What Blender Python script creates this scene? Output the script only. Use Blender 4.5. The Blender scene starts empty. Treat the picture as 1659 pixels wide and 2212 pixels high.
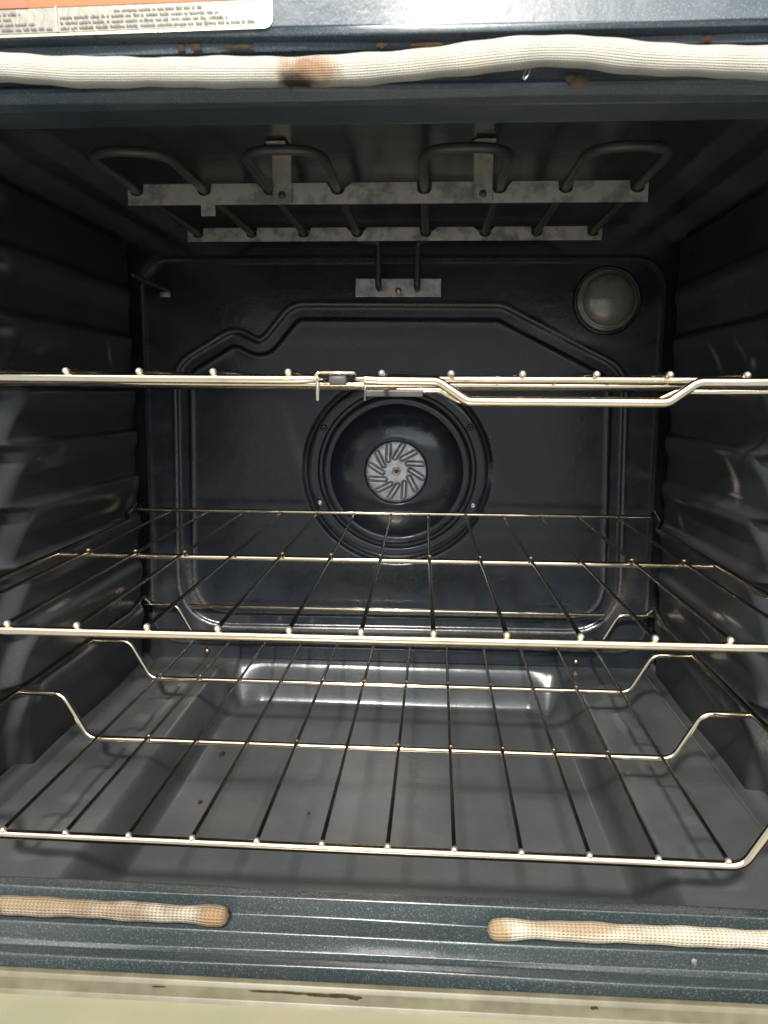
import bpy, math, random
import numpy as np
from mathutils import Matrix, Vector

random.seed(7)
rng = np.random.default_rng(11)
S = bpy.context.scene
COL = S.collection

# ------------------------------------------------------------------ camera
def cam_axes(pitch, yaw, roll):
    cp, sp, cy, sy = math.cos(pitch), math.sin(pitch), math.cos(yaw), math.sin(yaw)
    f = Vector((-sy * cp, cy * cp, -sp)); r = Vector((cy, sy, 0)); u = r.cross(f)
    c, s = math.cos(roll), math.sin(roll)
    return r * c + u * s, u * c - r * s, f
CR, CU, CF = cam_axes(0.1472, 0.0573, 0.0069)
CAM = Vector((0.0384, -0.4424, 0.1366))
cd = bpy.data.cameras.new('camera')
cam = bpy.data.objects.new('camera', cd); COL.objects.link(cam)
cam.matrix_world = Matrix(((CR.x, CU.x, -CF.x, CAM.x), (CR.y, CU.y, -CF.y, CAM.y), (CR.z, CU.z, -CF.z, CAM.z), (0, 0, 0, 1)))
cd.sensor_fit = 'HORIZONTAL'; cd.sensor_width = 36.0; cd.lens = 36.0 * 1690.0 / 1659.0
cd.clip_start = 0.01; cd.clip_end = 100
cd.dof.use_dof = True; cd.dof.focus_distance = 0.72; cd.dof.aperture_fstop = 24
S.camera = cam

# ------------------------------------------------------------------ room light
wd = bpy.data.worlds.new('World'); S.world = wd; wd.use_nodes = True
bg = wd.node_tree.nodes['Background']
bg.inputs['Color'].default_value = (0.88, 0.95, 1.0, 1); bg.inputs['Strength'].default_value = 0.60

def area(name, loc, target, sx, sy, energy, color):
    l = bpy.data.lights.new(name, 'AREA'); l.shape = 'RECTANGLE'; l.size = sx; l.size_y = sy
    l.energy = energy; l.color = color
    o = bpy.data.objects.new(name, l); COL.objects.link(o); o.location = loc
    o.rotation_euler = (Vector(target) - Vector(loc)).to_track_quat('-Z', 'Y').to_euler()
    return o
area('ceiling_lamp', (-0.16, -1.62, 1.40), (0, 0.1, 0.0), 0.16, 0.16, 92, (1.0, 0.95, 0.86))
area('ceiling_lamp', (-0.38, -2.45, 1.48), (0, 0, 0.1), 0.34, 0.30, 20, (1.0, 0.96, 0.90))
area('kitchen_window', (0.50, -2.7, 1.38), (0, 0, 0.1), 2.1, 1.32, 21, (0.74, 0.87, 1.0))
# fill light added to brighten the racks, standing in for ceiling bounce
area('ceiling_bounce_fill', (0.0, -1.75, 1.75), (0.0, -1.7, 0.0), 3.2, 2.2, 58, (1.0, 0.91, 0.78))
S.view_settings.view_transform = 'Standard'; S.view_settings.look = 'None'
S.view_settings.exposure = 0.12; S.view_settings.gamma = 1

# ------------------------------------------------------------------ materials
def new_mat(name):
    m = bpy.data.materials.new(name); m.use_nodes = True
    nt = m.node_tree; return m, nt, nt.nodes['Principled BSDF']
def node(nt, t, **k):
    n = nt.nodes.new(t)
    for a, v in k.items():
        if a in n.inputs: n.inputs[a].default_value = v
        else: setattr(n, a, v)
    return n
def ramp(nt, src, stops):
    r = nt.nodes.new('ShaderNodeValToRGB'); e = r.color_ramp.elements
    while len(e) > 1: e.remove(e[-1])
    e[0].position, e[0].color = stops[0][0], tuple(stops[0][1]) + (1,)
    for p, c in stops[1:]:
        x = e.new(p); x.color = tuple(c) + (1,)
    nt.links.new(src, r.inputs['Fac']); return r
def mix(nt, fac, a, b, mode='MIX'):
    n = nt.nodes.new('ShaderNodeMix'); n.data_type = 'RGBA'; n.blend_type = mode
    for i, v in ((0, fac), (6, a), (7, b)):
        if hasattr(v, 'is_linked'): nt.links.new(v, n.inputs[i])
        else: n.inputs[i].default_value = v if i == 0 else tuple(v) + (1,)
    return n.outputs[2]

def enamel(name, base, fleck, fleck_amt=0.5, rough=0.22, fleck_scale=1500, spatter=0.0, haze=0.03, wear_and_glint=False, brown=0.0):
    m, nt, b = new_mat(name); L = nt.links
    tc = node(nt, 'ShaderNodeTexCoord'); co = tc.outputs['Object']
    n1 = node(nt, 'ShaderNodeTexNoise', Scale=float(fleck_scale), Detail=2.0); L.new(co, n1.inputs['Vector'])
    f1 = ramp(nt, n1.outputs['Fac'], [(0.56, (0, 0, 0)), (0.78, (fleck_amt,) * 3)])
    col = mix(nt, f1.outputs['Color'], base, fleck)
    v = node(nt, 'ShaderNodeTexVoronoi', Scale=260.0); L.new(co, v.inputs['Vector'])
    vr = ramp(nt, v.outputs['Distance'], [(0.05, (1, 1, 1)), (0.10, (0, 0, 0))])
    vw = node(nt, 'ShaderNodeTexNoise', Scale=45.0); L.new(co, vw.inputs['Vector'])
    vk = ramp(nt, vw.outputs['Fac'], [(0.50, (0, 0, 0)), (0.62, (0.22, 0.22, 0.22))])
    mm = nt.nodes.new('ShaderNodeMath'); mm.operation = 'MULTIPLY'; L.new(vr.outputs['Color'], mm.inputs[0]); L.new(vk.outputs['Color'], mm.inputs[1])
    col = mix(nt, mm.outputs[0], col, (0.42, 0.42, 0.40))
    # greasy haze film: broad blotches
    n2 = node(nt, 'ShaderNodeTexNoise', Scale=9.0, Detail=6.0, Roughness=0.62); L.new(co, n2.inputs['Vector'])
    hz = ramp(nt, n2.outputs['Fac'], [(0.45, (0, 0, 0)), (0.75, (haze * 3,) * 3)])
    col = mix(nt, hz.outputs['Color'], col, (0.20, 0.19, 0.17))
    if brown:
        n7 = node(nt, 'ShaderNodeTexNoise', Scale=11.0, Detail=7.0, Roughness=0.7); L.new(co, n7.inputs['Vector'])
        k7 = ramp(nt, n7.outputs['Fac'], [(0.50, (0, 0, 0)), (0.72, (brown,) * 3)])
        col = mix(nt, k7.outputs['Color'], col, (0.085, 0.066, 0.042))
    if spatter:
        v2 = node(nt, 'ShaderNodeTexVoronoi', Scale=95.0); L.new(co, v2.inputs['Vector'])
        s1 = ramp(nt, v2.outputs['Distance'], [(0.08, (1, 1, 1)), (0.17, (0, 0, 0))])
        n5 = node(nt, 'ShaderNodeTexNoise', Scale=16.0); L.new(co, n5.inputs['Vector'])
        s2 = ramp(nt, n5.outputs['Fac'], [(0.50, (0, 0, 0)), (0.60, (spatter,) * 3)])
        m2 = nt.nodes.new('ShaderNodeMath'); m2.operation = 'MULTIPLY'; L.new(s1.outputs['Color'], m2.inputs[0]); L.new(s2.outputs['Color'], m2.inputs[1])
        col = mix(nt, m2.outputs[0], col, (0.006, 0.004, 0.003))
    rr = nt.nodes.new('ShaderNodeMapRange'); rr.inputs['To Min'].default_value = rough * 0.75; rr.inputs['To Max'].default_value = rough * 1.5
    L.new(n2.outputs['Fac'], rr.inputs['Value'])
    rsock = rr.outputs['Result']
    if wear_and_glint:
        at = node(nt, 'ShaderNodeAttribute', attribute_name='wear_and_glint')  # real scuffs, plus highlights painted on the back wall ridges
        n6 = node(nt, 'ShaderNodeTexNoise', Scale=420.0, Detail=3.0); L.new(co, n6.inputs['Vector'])
        k = ramp(nt, n6.outputs['Fac'], [(0.38, (0.45,) * 3), (0.60, (1, 1, 1))])
        m3 = nt.nodes.new('ShaderNodeMath'); m3.operation = 'MULTIPLY'; L.new(at.outputs['Fac'], m3.inputs[0]); L.new(k.outputs['Color'], m3.inputs[1])
        col = mix(nt, m3.outputs[0], col, (0.62, 0.57, 0.48))
        m4 = nt.nodes.new('ShaderNodeMath'); m4.operation = 'MULTIPLY_ADD'; m4.inputs[1].default_value = 0.35
        L.new(m3.outputs[0], m4.inputs[0]); L.new(rsock, m4.inputs[2]); rsock = m4.outputs[0]
    L.new(col, b.inputs['Base Color']); L.new(rsock, b.inputs['Roughness'])
    b.inputs['IOR'].default_value = 1.55
    n3 = node(nt, 'ShaderNodeTexNoise', Scale=330.0, Detail=1.0); L.new(co, n3.inputs['Vector'])
    n4 = node(nt, 'ShaderNodeTexNoise', Scale=38.0, Detail=2.0); L.new(co, n4.inputs['Vector'])
    ad = nt.nodes.new('ShaderNodeMath'); ad.operation = 'MULTIPLY_ADD'; ad.inputs[1].default_value = 6.0
    L.new(n4.outputs['Fac'], ad.inputs[0]); L.new(n3.outputs['Fac'], ad.inputs[2])
    bp = node(nt, 'ShaderNodeBump', Strength=0.12, Distance=0.0006); L.new(ad.outputs[0], bp.inputs['Height']); L.new(bp.outputs['Normal'], b.inputs['Normal'])
    return m

def metal(name, col, rough, stain=None, stain_amt=0.0, scale=60.0, bump=0.0, lo=0.45, hi=0.7):
    m, nt, b = new_mat(name); L = nt.links
    tc = node(nt, 'ShaderNodeTexCoord'); co = tc.outputs['Object']
    n = node(nt, 'ShaderNodeTexNoise', Scale=scale, Detail=5.0, Roughness=0.65); L.new(co, n.inputs['Vector'])
    b.inputs['Metallic'].default_value = 1.0
    if stain:
        r = ramp(nt, n.outputs['Fac'], [(lo, (0, 0, 0)), (hi, (stain_amt,) * 3)])
        L.new(mix(nt, r.outputs['Color'], col, stain), b.inputs['Base Color'])
    else:
        b.inputs['Base Color'].default_value = tuple(col) + (1,)
    rr = nt.nodes.new('ShaderNodeMapRange'); rr.inputs['To Min'].default_value = rough * 0.6; rr.inputs['To Max'].default_value = rough * 1.6
    L.new(n.outputs['Fac'], rr.inputs['Value']); L.new(rr.outputs['Result'], b.inputs['Roughness'])
    if bump:
        bp = node(nt, 'ShaderNodeBump', Strength=bump, Distance=0.0004); L.new(n.outputs['Fac'], bp.inputs['Height']); L.new(bp.outputs['Normal'], b.inputs['Normal'])
    return m

def dull(name, col, rough=0.6, col2=None, scale=80.0, spec=0.5, coat=0.0):
    m, nt, b = new_mat(name); L = nt.links
    b.inputs['Roughness'].default_value = rough; b.inputs['Specular IOR Level'].default_value = spec
    b.inputs['Coat Weight'].default_value = coat
    if col2:
        tc = node(nt, 'ShaderNodeTexCoord')
        n = node(nt, 'ShaderNodeTexNoise', Scale=scale, Detail=5.0); L.new(tc.outputs['Object'], n.inputs['Vector'])
        r = ramp(nt, n.outputs['Fac'], [(0.35, col), (0.65, col2)]); L.new(r.outputs['Color'], b.inputs['Base Color'])
    else: b.inputs['Base Color'].default_value = tuple(col) + (1,)
    return m

M = {}
M['wall'] = enamel('enamel_wall', (0.026, 0.030, 0.035), (0.10, 0.11, 0.12), 0.25, 0.27, wear_and_glint=True)
M['back'] = enamel('enamel_back', (0.0115, 0.0155, 0.0215), (0.10, 0.11, 0.12), 0.2, 0.18, wear_and_glint=True)
M['top'] = enamel('enamel_top', (0.030, 0.036, 0.036), (0.08, 0.09, 0.09), 0.25, 0.19, haze=0.08)
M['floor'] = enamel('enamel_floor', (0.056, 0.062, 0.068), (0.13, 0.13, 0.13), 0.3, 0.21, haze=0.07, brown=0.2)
M['frame'] = enamel('enamel_frame', (0.024, 0.032, 0.035), (0.24, 0.29, 0.30), 0.5, 0.22, fleck_scale=1300, haze=0.02)
M['frame_under'] = enamel('enamel_header', (0.024, 0.038, 0.052), (0.26, 0.35, 0.42), 0.45, 0.32, fleck_scale=1300, haze=0.08, spatter=1.0)
M['cover'] = enamel('enamel_cover', (0.018, 0.024, 0.033), (0.1, 0.1, 0.11), 0.15, 0.15)
M['housing'] = dull('housing_black', (0.01, 0.01, 0.01), 0.8)
M['chrome'] = metal('rack_chrome', (0.95, 0.81, 0.62), 0.085, (0.55, 0.40, 0.23), 0.5, 30.0, lo=0.5, hi=0.75)
M['wire'] = metal('rack_wire', (0.36, 0.33, 0.29), 0.20, (0.16, 0.125, 0.09), 0.8, 14.0, lo=0.4, hi=0.65)
M['weld'] = metal('heat_tinted_weld', (0.40, 0.29, 0.17), 0.35, (0.20, 0.10, 0.05), 1.0, 300.0)
M['bead'] = metal('wire_tip', (0.92, 0.86, 0.78), 0.42)
M['bracket'] = metal('element_bracket', (0.58, 0.54, 0.46), 0.50, (0.24, 0.25, 0.23), 0.85, 52.0, bump=0.3, lo=0.47, hi=0.62)
M['plate'] = metal('terminal_plate', (0.55, 0.52, 0.48), 0.5, (0.28, 0.25, 0.22), 0.8, 120.0, bump=0.2)
M['coil'] = dull('element_sheath', (0.030, 0.031, 0.029), 0.42, (0.055, 0.053, 0.046), 50.0)
M['brass'] = metal('screw_brass', (0.62, 0.47, 0.26), 0.3, (0.25, 0.13, 0.05), 0.7, 500.0)
M['steel'] = metal('screw_steel', (0.75, 0.70, 0.62), 0.25)
M['dark'] = dull('dark_recess', (0.004, 0.004, 0.004), 0.7)
M['impeller'] = metal('impeller_aluminium', (0.60, 0.60, 0.60), 0.42, (0.36, 0.35, 0.34), 0.8, 90.0, bump=0.15)
M['lens_ring'] = dull('lens_collar', (0.02, 0.02, 0.018), 0.25, (0.05, 0.045, 0.035), 90.0)

# ------------------------------------------------------------------ mesh helpers
def link(name, me, mat, parent=None, smooth=True):
    me.materials.append(mat)
    if smooth: me.polygons.foreach_set('use_smooth', [True] * len(me.polygons))
    o = bpy.data.objects.new(name, me); COL.objects.link(o)
    if parent: o.parent = parent
    return o
def mesh(name, v, f):
    me = bpy.data.meshes.new(name); me.from_pydata([tuple(map(float, p)) for p in v], [], [tuple(map(int, q)) for q in f]); me.update(); return me
def empty(name, parent=None, loc=(0, 0, 0)):
    o = bpy.data.objects.new(name, None); COL.objects.link(o); o.location = loc; o.empty_display_size = 0.02
    if parent: o.parent = parent
    return o
def grid_mesh(name, P, closed_u=False, closed_v=False):
    nu, nv = P.shape[:2]; idx = np.arange(nu * nv).reshape(nu, nv)
    a = idx if closed_u else idx[:-1]; au = np.roll(idx, -1, 0) if closed_u else idx[1:]
    if closed_v:
        q = np.stack([a, au, np.roll(au, -1, 1), np.roll(a, -1, 1)], -1)
    else:
        q = np.stack([a[:, :-1], au[:, :-1], au[:, 1:], a[:, 1:]], -1)
    q = q.reshape(-1, 4)
    me = bpy.data.meshes.new(name)
    me.vertices.add(nu * nv); me.vertices.foreach_set('co', P.reshape(-1).astype(np.float32))
    me.loops.add(q.size); me.loops.foreach_set('vertex_index', q.reshape(-1).astype(np.int32))
    me.polygons.add(len(q)); me.polygons.foreach_set('loop_start', np.arange(0, q.size, 4, dtype=np.int32))
    me.polygons.foreach_set('loop_total', np.full(len(q), 4, np.int32))
    me.update(); me.validate(); return me
def attr(me, name, vals):
    a = me.attributes.new(name, 'FLOAT', 'POINT'); a.data.foreach_set('value', np.asarray(vals, np.float32).reshape(-1))
def fillet(pts, rad, n=7, closed=False):
    """round the corners of a 2-D or 3-D polyline"""
    pts = [np.array(p, float) for p in pts]
    rads = rad if isinstance(rad, (list, tuple)) else [rad] * len(pts)
    out = []; N = len(pts)
    for i, p in enumerate(pts):
        if not closed and i in (0, N - 1): out.append(p); continue
        a, b = pts[i - 1], pts[(i + 1) % N]
        da, db = a - p, b - p; la, lb = np.linalg.norm(da), np.linalg.norm(db); da /= la; db /= lb
        ang = math.acos(max(-1, min(1, float(da @ db))))
        if ang > math.pi - 0.01 or rads[i] <= 0: out.append(p); continue
        t = min(rads[i] / math.tan(ang / 2), la * 0.49, lb * 0.49)
        p0, p1 = p + da * t, p + db * t
        for k in range(n + 1):
            s = k / n; out.append((1 - s) ** 2 * p0 + 2 * s * (1 - s) * p + s * s * p1)
    return out
def tube_mesh(name, pts, r, seg=12, cap=True, closed=False, ry=None):
    """round rod along a polyline; r is one radius or one per point, ends domed"""
    P = [Vector(p) for p in pts]; n = len(P)
    R = list(r) if hasattr(r, '__len__') else [r] * n
    T = []
    for i in range(n):
        a = P[i - 1] if (i or closed) else P[0]; b = P[(i + 1) % n] if (i < n - 1 or closed) else P[-1]
        T.append((b - a).normalized())
    if cap and not closed:
        d0, d1 = -T[0], T[-1]; e0 = []; e1 = []
        for k, (s, c) in enumerate(((0.5, 0.866), (0.866, 0.5), (0.99, 0.12))):
            e0.append((P[0] + d0 * R[0] * s * 0.7, R[0] * c)); e1.append((P[-1] + d1 * R[-1] * s * 0.7, R[-1] * c))
        P = [q for q, _ in reversed(e0)] + P + [q for q, _ in e1]
        R = [q for _, q in reversed(e0)] + R + [q for _, q in e1]
        T = [T[0]] * 3 + T + [T[-1]] * 3
    ref = Vector((0, 0, 1)) if abs(T[0].z) < 0.9 else Vector((0, 1, 0))
    nrm = (ref - T[0] * ref.dot(T[0])).normalized()
    V = np.zeros((len(P), seg, 3))
    for i, (p, t, rr) in enumerate(zip(P, T, R)):
        nrm = (nrm - t * nrm.dot(t)).normalized(); bn = t.cross(nrm)
        for k in range(seg):
            a = 2 * math.pi * k / seg
            V[i, k] = p + nrm * (rr * math.cos(a)) + bn * (rr * math.sin(a))
    return grid_mesh(name, V, closed_u=closed, closed_v=True)
def tube(name, pts, r, mat, parent, seg=12, **k):
    return link(name, tube_mesh(name, pts, r, seg, **k), mat, parent)
def lathe_mesh(name, prof, seg=96, flat_back=True):
    """profile of (radius, height) spun about local Y, height towards the viewer (-Y)"""
    V = np.zeros((len(prof), seg, 3)); a = np.arange(seg) * 2 * np.pi / seg
    for i, (r, h) in enumerate(prof):
        V[i, :, 0] = r * np.cos(a); V[i, :, 2] = r * np.sin(a); V[i, :, 1] = -h
    return grid_mesh(name, V[::-1], closed_v=True)
def box_mesh(name, x0, x1, y0, y1, z0, z1, bev=0.0):
    import bmesh
    bm = bmesh.new(); bmesh.ops.create_cube(bm, size=1.0)
    for v in bm.verts: v.co = Vector(((x0 + x1) / 2 + v.co.x * (x1 - x0), (y0 + y1) / 2 + v.co.y * (y1 - y0), (z0 + z1) / 2 + v.co.z * (z1 - z0)))
    if bev: bmesh.ops.bevel(bm, geom=bm.edges[:], offset=bev, segments=2, profile=0.5, affect='EDGES')
    me = bpy.data.meshes.new(name); bm.to_mesh(me); bm.free(); return me
def box(name, x0, x1, y0, y1, z0, z1, mat, parent, bev=0.0):
    return link(name, box_mesh(name, x0, x1, y0, y1, z0, z1, bev), mat, parent, smooth=False)
def tag(o, label=None, cat=None, group=None, kind=None):
    for k, v in (('label', label), ('category', cat), ('group', group), ('kind', kind)):
        if v: o[k] = v
    return o
def sstep(a, b, x):
    t = np.clip((x - a) / (b - a), 0, 1); return t * t * (3 - 2 * t)
def seg_dist(X, Z, pts, closed=True):
    d = np.full(X.shape, 9.0); n = len(pts)
    for i in range(n if closed else n - 1):
        ax, az = pts[i]; bx, bz = pts[(i + 1) % n]; ex, ez = bx - ax, bz - az; L2 = ex * ex + ez * ez + 1e-12
        t = np.clip(((X - ax) * ex + (Z - az) * ez) / L2, 0, 1)
        d = np.minimum(d, np.hypot(X - ax - t * ex, Z - az - t * ez))
    return d

# ------------------------------------------------------------------ the oven
YB = 0.49; WX = 0.322; ZTOP = 0.335; ZRIM = -0.190; ZPAN = -0.237
oven = empty('oven', loc=(0, 0.2, -0.25))
tag(oven, 'open wall oven with dark speckled enamel cavity holding three racks', 'oven')
def P_(o):                                     # parts keep world coordinates
    o.matrix_parent_inverse = Matrix.Translation((0, -0.2, 0.25)); return o
class Part:
    pass
def opart(o): o.parent = oven; return P_(o)

# outer shell behind the enamel sheets: keeps the cavity light-tight
v = []; f = []
hx, y0, y1, z0, z1 = 0.36, 0.012, 0.56, -0.30, 0.40
v = [(-hx, y0, z0), (hx, y0, z0), (hx, y1, z0), (-hx, y1, z0), (-hx, y0, z1), (hx, y0, z1), (hx, y1, z1), (-hx, y1, z1)]
f = [(0, 1, 2, 3), (4, 5, 6, 7), (2, 3, 7, 6), (0, 3, 7, 4), (1, 2, 6, 5)]
opart(link('housing', mesh('housing', v, f), M['housing'], smooth=False))

# back wall: stamped sheet with a raised border and a winding groove
nx, nz = 440, 350
xs = np.linspace(-0.328, 0.328, nx); zs = np.linspace(-0.205, 0.340, nz)
X, Z = np.meshgrid(xs, zs, indexing='ij')
cx, cz, hw, hh, rr = 0.0, 0.0615, 0.302, 0.2305, 0.034
qx = np.abs(X - cx) - (hw - rr); qz = np.abs(Z - cz) - (hh - rr)
sd = np.hypot(np.maximum(qx, 0), np.maximum(qz, 0)) + np.minimum(np.maximum(qx, qz), 0) - rr
H = 0.005 * sstep(0.004, -0.004, sd)
H += 0.0016 * np.exp(-(sd / 0.0028) ** 2)
loop = fillet([(-0.259, -0.139), (-0.255, 0.166), (-0.192, 0.203), (-0.158, 0.186), (-0.119, 0.2315), (0.117, 0.2305), (0.2535, 0.162), (0.260, -0.136)],
              [0.055, 0.030, 0.020, 0.022, 0.022, 0.022, 0.030, 0.055], 8, True)
dg = seg_dist(X, Z, loop)
H -= 0.0026 * sstep(0.0100, 0.0050, dg)
H += 0.0008 * np.exp(-((dg - 0.0100) / 0.0024) ** 2)
rf = np.hypot(X, Z - 0.049)
H -= 0.004 * sstep(0.116, 0.108, rf)
H += 0.0012 * np.sin(X * 9 + 1.3) * np.sin(Z * 7)          # sheet is not dead flat
wear_and_glint = np.zeros_like(X)
def smear(x, z, a, b, ang, amt):
    global wear_and_glint
    c, s = math.cos(ang), math.sin(ang); u = (X - x) * c + (Z - z) * s; w = -(X - x) * s + (Z - z) * c
    wear_and_glint = np.maximum(wear_and_glint, amt * np.exp(-(u / a) ** 2 - (w / b) ** 2))
edge = np.exp(-(sd / 0.0020) ** 2)
wear_and_glint = np.maximum(wear_and_glint, 0.55 * edge * sstep(0.10, 0.24, Z) * sstep(-0.2, -0.29, X))
wear_and_glint = np.maximum(wear_and_glint, 0.20 * edge)  # highlight along the raised border, painted into the colour
wear_and_glint = np.maximum(wear_and_glint, 0.20 * np.exp(-((np.abs(dg) - 0.0100) / 0.0014) ** 2))  # painted light lines where the groove ridges would catch light
smear(-0.292, 0.282, 0.012, 0.006, 0.7, 0.35); smear(-0.298, -0.02, 0.004, 0.06, 0, 0.12); smear(-0.25, -0.10, 0.006, 0.05, 0.2, 0.12)
smear(0.20, 0.205, 0.05, 0.006, -0.15, 0.22); smear(-0.115, 0.06, 0.006, 0.06, 0.3, 0.10); smear(0.112, 0.045, 0.003, 0.012, 0, 0.3)
smear(0.27, -0.10, 0.008, 0.05, -0.3, 0.08); smear(-0.05, 0.197, 0.08, 0.004, 0, 0.08); smear(0.0, -0.166, 0.2, 0.003, 0, 0.15)
Pm = np.stack([X, YB - H, Z], -1)[:, ::-1]
me = grid_mesh('back_wall', Pm); attr(me, 'wear_and_glint', wear_and_glint[:, ::-1])
back = opart(link('back_wall', me, M['back']))
for x, z in ((-0.236, -0.181), (0.221, -0.183), (0.083, -0.062), (-0.13, -0.07)):
    o = link('wall_screw', lathe_mesh('wall_screw', [(0, 0.0032), (0.0022, 0.003), (0.0034, 0.0018), (0.0038, 0)], 16), M['brass'] if z < -0.1 else M['cover'], back)
    o.location = (x, YB - 0.0015, z)

# side walls: stamped rack ledges that end in a scalloped front edge
LEDGE = [0.256, 0.202, 0.1418, 0.0945, 0.0425, -0.0062, -0.064, -0.1195]
def side_wall(sgn, name, marks):
    ny, nz = 230, 300
    ys = np.linspace(0.020, 0.494, ny); zs = np.linspace(-0.20, 0.305, nz)
    Y, Zz = np.meshgrid(ys, zs, indexing='ij')
    prof = np.zeros_like(Zz)
    for zl in LEDGE:
        d = zl - Zz                                    # distance below the ledge top
        amp = 0.0062 if zl < 0.19 else 0.0045
        prof = np.maximum(prof, amp * sstep(-0.0055, 0.0035, d) * (1 - 0.93 * sstep(0.008, 0.030, d)))
    saw = np.mod((0.139 - Zz) / 0.0515, 1.0)
    fr = 0.208 - 0.028 * sstep(0.08, 0.85, saw) + 0.028 * sstep(0.85, 1.0, saw)
    fr = fr * (1 - sstep(-0.135, -0.165, Zz)) + 0.19 * sstep(-0.135, -0.165, Zz)
    env = sstep(fr - 0.022, fr + 0.012, Y) * sstep(0.480, 0.455, Y)
    base = 0.0125 * sstep(fr - 0.018, fr + 0.005, Y) * sstep(0.490, 0.462, Y)
    flare = 0.004 * sstep(0.10, 0.02, Y)
    Hh = prof * env + base - flare + 0.0006 * np.sin(Y * 31 + Zz * 17)
    w = np.zeros_like(Y)
    for (y, z, a, b, ang, amt) in marks:
        c, s = math.cos(ang), math.sin(ang); u = (Y - y) * c + (Zz - z) * s; q = -(Y - y) * s + (Zz - z) * c
        w = np.maximum(w, amt * np.exp(-(u / a) ** 2 - (q / b) ** 2))
    w = np.maximum(w, 0.035 * sstep(0.002, 0.006, prof * env))
    Pw = np.stack([sgn * (WX - Hh), Y, Zz], -1)
    if sgn > 0: Pw = Pw[:, ::-1]; w = w[:, ::-1]
    me = grid_mesh(name, Pw); attr(me, 'wear_and_glint', w)
    return opart(link(name, me, M['wall']))
side_wall(-1, 'side_wall', [(0.40, 0.178, 0.016, 0.0025, -0.9, 0.55), (0.25, 0.175, 0.01, 0.004, 0.2, 0.15), (0.27, 0.085, 0.014, 0.006, 0.2, 0.15),
    (0.30, -0.012, 0.018, 0.004, 0.2, 0.18), (0.44, 0.012, 0.012, 0.006, 0.5, 0.45), (0.445, 0.035, 0.003, 0.006, 0, 0.4), (0.26, -0.06, 0.02, 0.0016, 0.02, 0.55),
    (0.20, -0.10, 0.03, 0.03, 0.3, 0.05), (0.33, -0.115, 0.03, 0.003, 0.1, 0.4), (0.22, -0.075, 0.02, 0.025, 0.1, 0.05)])
side_wall(1, 'side_wall', [(0.33, 0.175, 0.016, 0.0030, 0.75, 0.6), (0.27, 0.178, 0.018, 0.002, 0.8, 0.3), (0.245, 0.166, 0.006, 0.004, 0.5, 0.6),
    (0.265, 0.068, 0.016, 0.0055, 1.0, 0.95), (0.28, 0.088, 0.02, 0.0012, 0.0, 0.6), (0.26, 0.052, 0.012, 0.0012, 0.0, 0.7), (0.40, 0.028, 0.012, 0.0012, 0, 0.8),
    (0.405, 0.006, 0.010, 0.004, 0.6, 0.5), (0.24, -0.035, 0.02, 0.0012, 0.1, 0.8), (0.25, -0.058, 0.02, 0.0014, 0.0, 0.8), (0.275, -0.062, 0.010, 0.0012, 0, 0.8),
    (0.31, -0.09, 0.02, 0.0014, 0.1, 0.7), (0.24, -0.135, 0.012, 0.004, 0.7, 0.5), (0.17, -0.13, 0.02, 0.03, 0.2, 0.12), (0.23, 0.01, 0.03, 0.02, 0.2, 0.06),
    (0.30, -0.14, 0.03, 0.002, 0.2, 0.5)])

# top wall: flat sheet with stepped shoulders, rounded into the back
sec = fillet([(-0.330, 0.285), (-0.318, 0.308), (-0.290, 0.324), (-0.272, 0.3245), (-0.255, ZTOP), (0.255, ZTOP), (0.272, 0.3245), (0.290, 0.324), (0.318, 0.308), (0.330, 0.285)], 0.010, 5)
ys = np.concatenate([np.linspace(0.018, 0.46, 40), 0.46 + 0.033 * np.sin(np.linspace(0.1, 1, 10) * np.pi / 2)])
zdrop = np.concatenate([np.zeros(40), 0.033 * (1 - np.cos(np.linspace(0.1, 1, 10) * np.pi / 2))])
Pt = np.array([[(x, y, z - dz * float(1 - sstep(0.22, 0.27, abs(x)))) for (x, z) in sec] for y, dz in zip(ys, zdrop)])
opart(link('top_wall', grid_mesh('top_wall', Pt), M['top']))

# floor: rim, steep-sided pan, rows of stamped beads along both margins
nx, ny = 330, 300
xs = np.linspace(-0.319, 0.319, nx); ys = np.linspace(0.004, 0.4885, ny)
X, Y = np.meshgrid(xs, ys, indexing='ij')
bx, byf, byb = 0.211, -0.060, 0.478
rc = 0.026
qx = np.abs(X) - (bx - rc); qy = np.abs(Y - (byf + byb) / 2) - ((byb - byf) / 2 - rc)
sd = np.hypot(np.maximum(qx, 0), np.maximum(qy, 0)) + np.minimum(np.maximum(qx, qy), 0) - rc
wd_ = 0.0165 + 0.013 * sstep(0.160, 0.190, np.abs(X)) * sstep(0.40, 0.44, Y)
Zf = ZRIM + (ZPAN - ZRIM) * np.clip(sstep(0.0, 1.0, np.clip((-sd + 0.001) / wd_, 0, 1)) * 0.65 + 0.35 * np.clip(-sd / wd_, 0, 1), 0, 1)
for sx in (-1, 1):
    for yb in (0.085, 0.165, 0.245, 0.325, 0.405):
        dq = np.hypot(np.maximum(np.abs(Y - yb) - 0.018, 0), X - sx * 0.247)
        Zf += 0.0028 * sstep(0.017, 0.002, dq)
Zf += 0.0007 * np.sin(X * 14 + 0.6) * np.sin(Y * 11 + 0.3)
Zf += 0.012 * sstep(0.022, 0.004, Y) * (sd > 0)
Zf = Zf - 0.009 * np.exp(-((np.abs(X) - 0.3035) / 0.0032) ** 2) + 0.006 * sstep(0.305, 0.318, np.abs(X))
floor = opart(link('floor_panel', grid_mesh('floor_panel', np.stack([X, Y, Zf], -1)), M['floor']))

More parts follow.
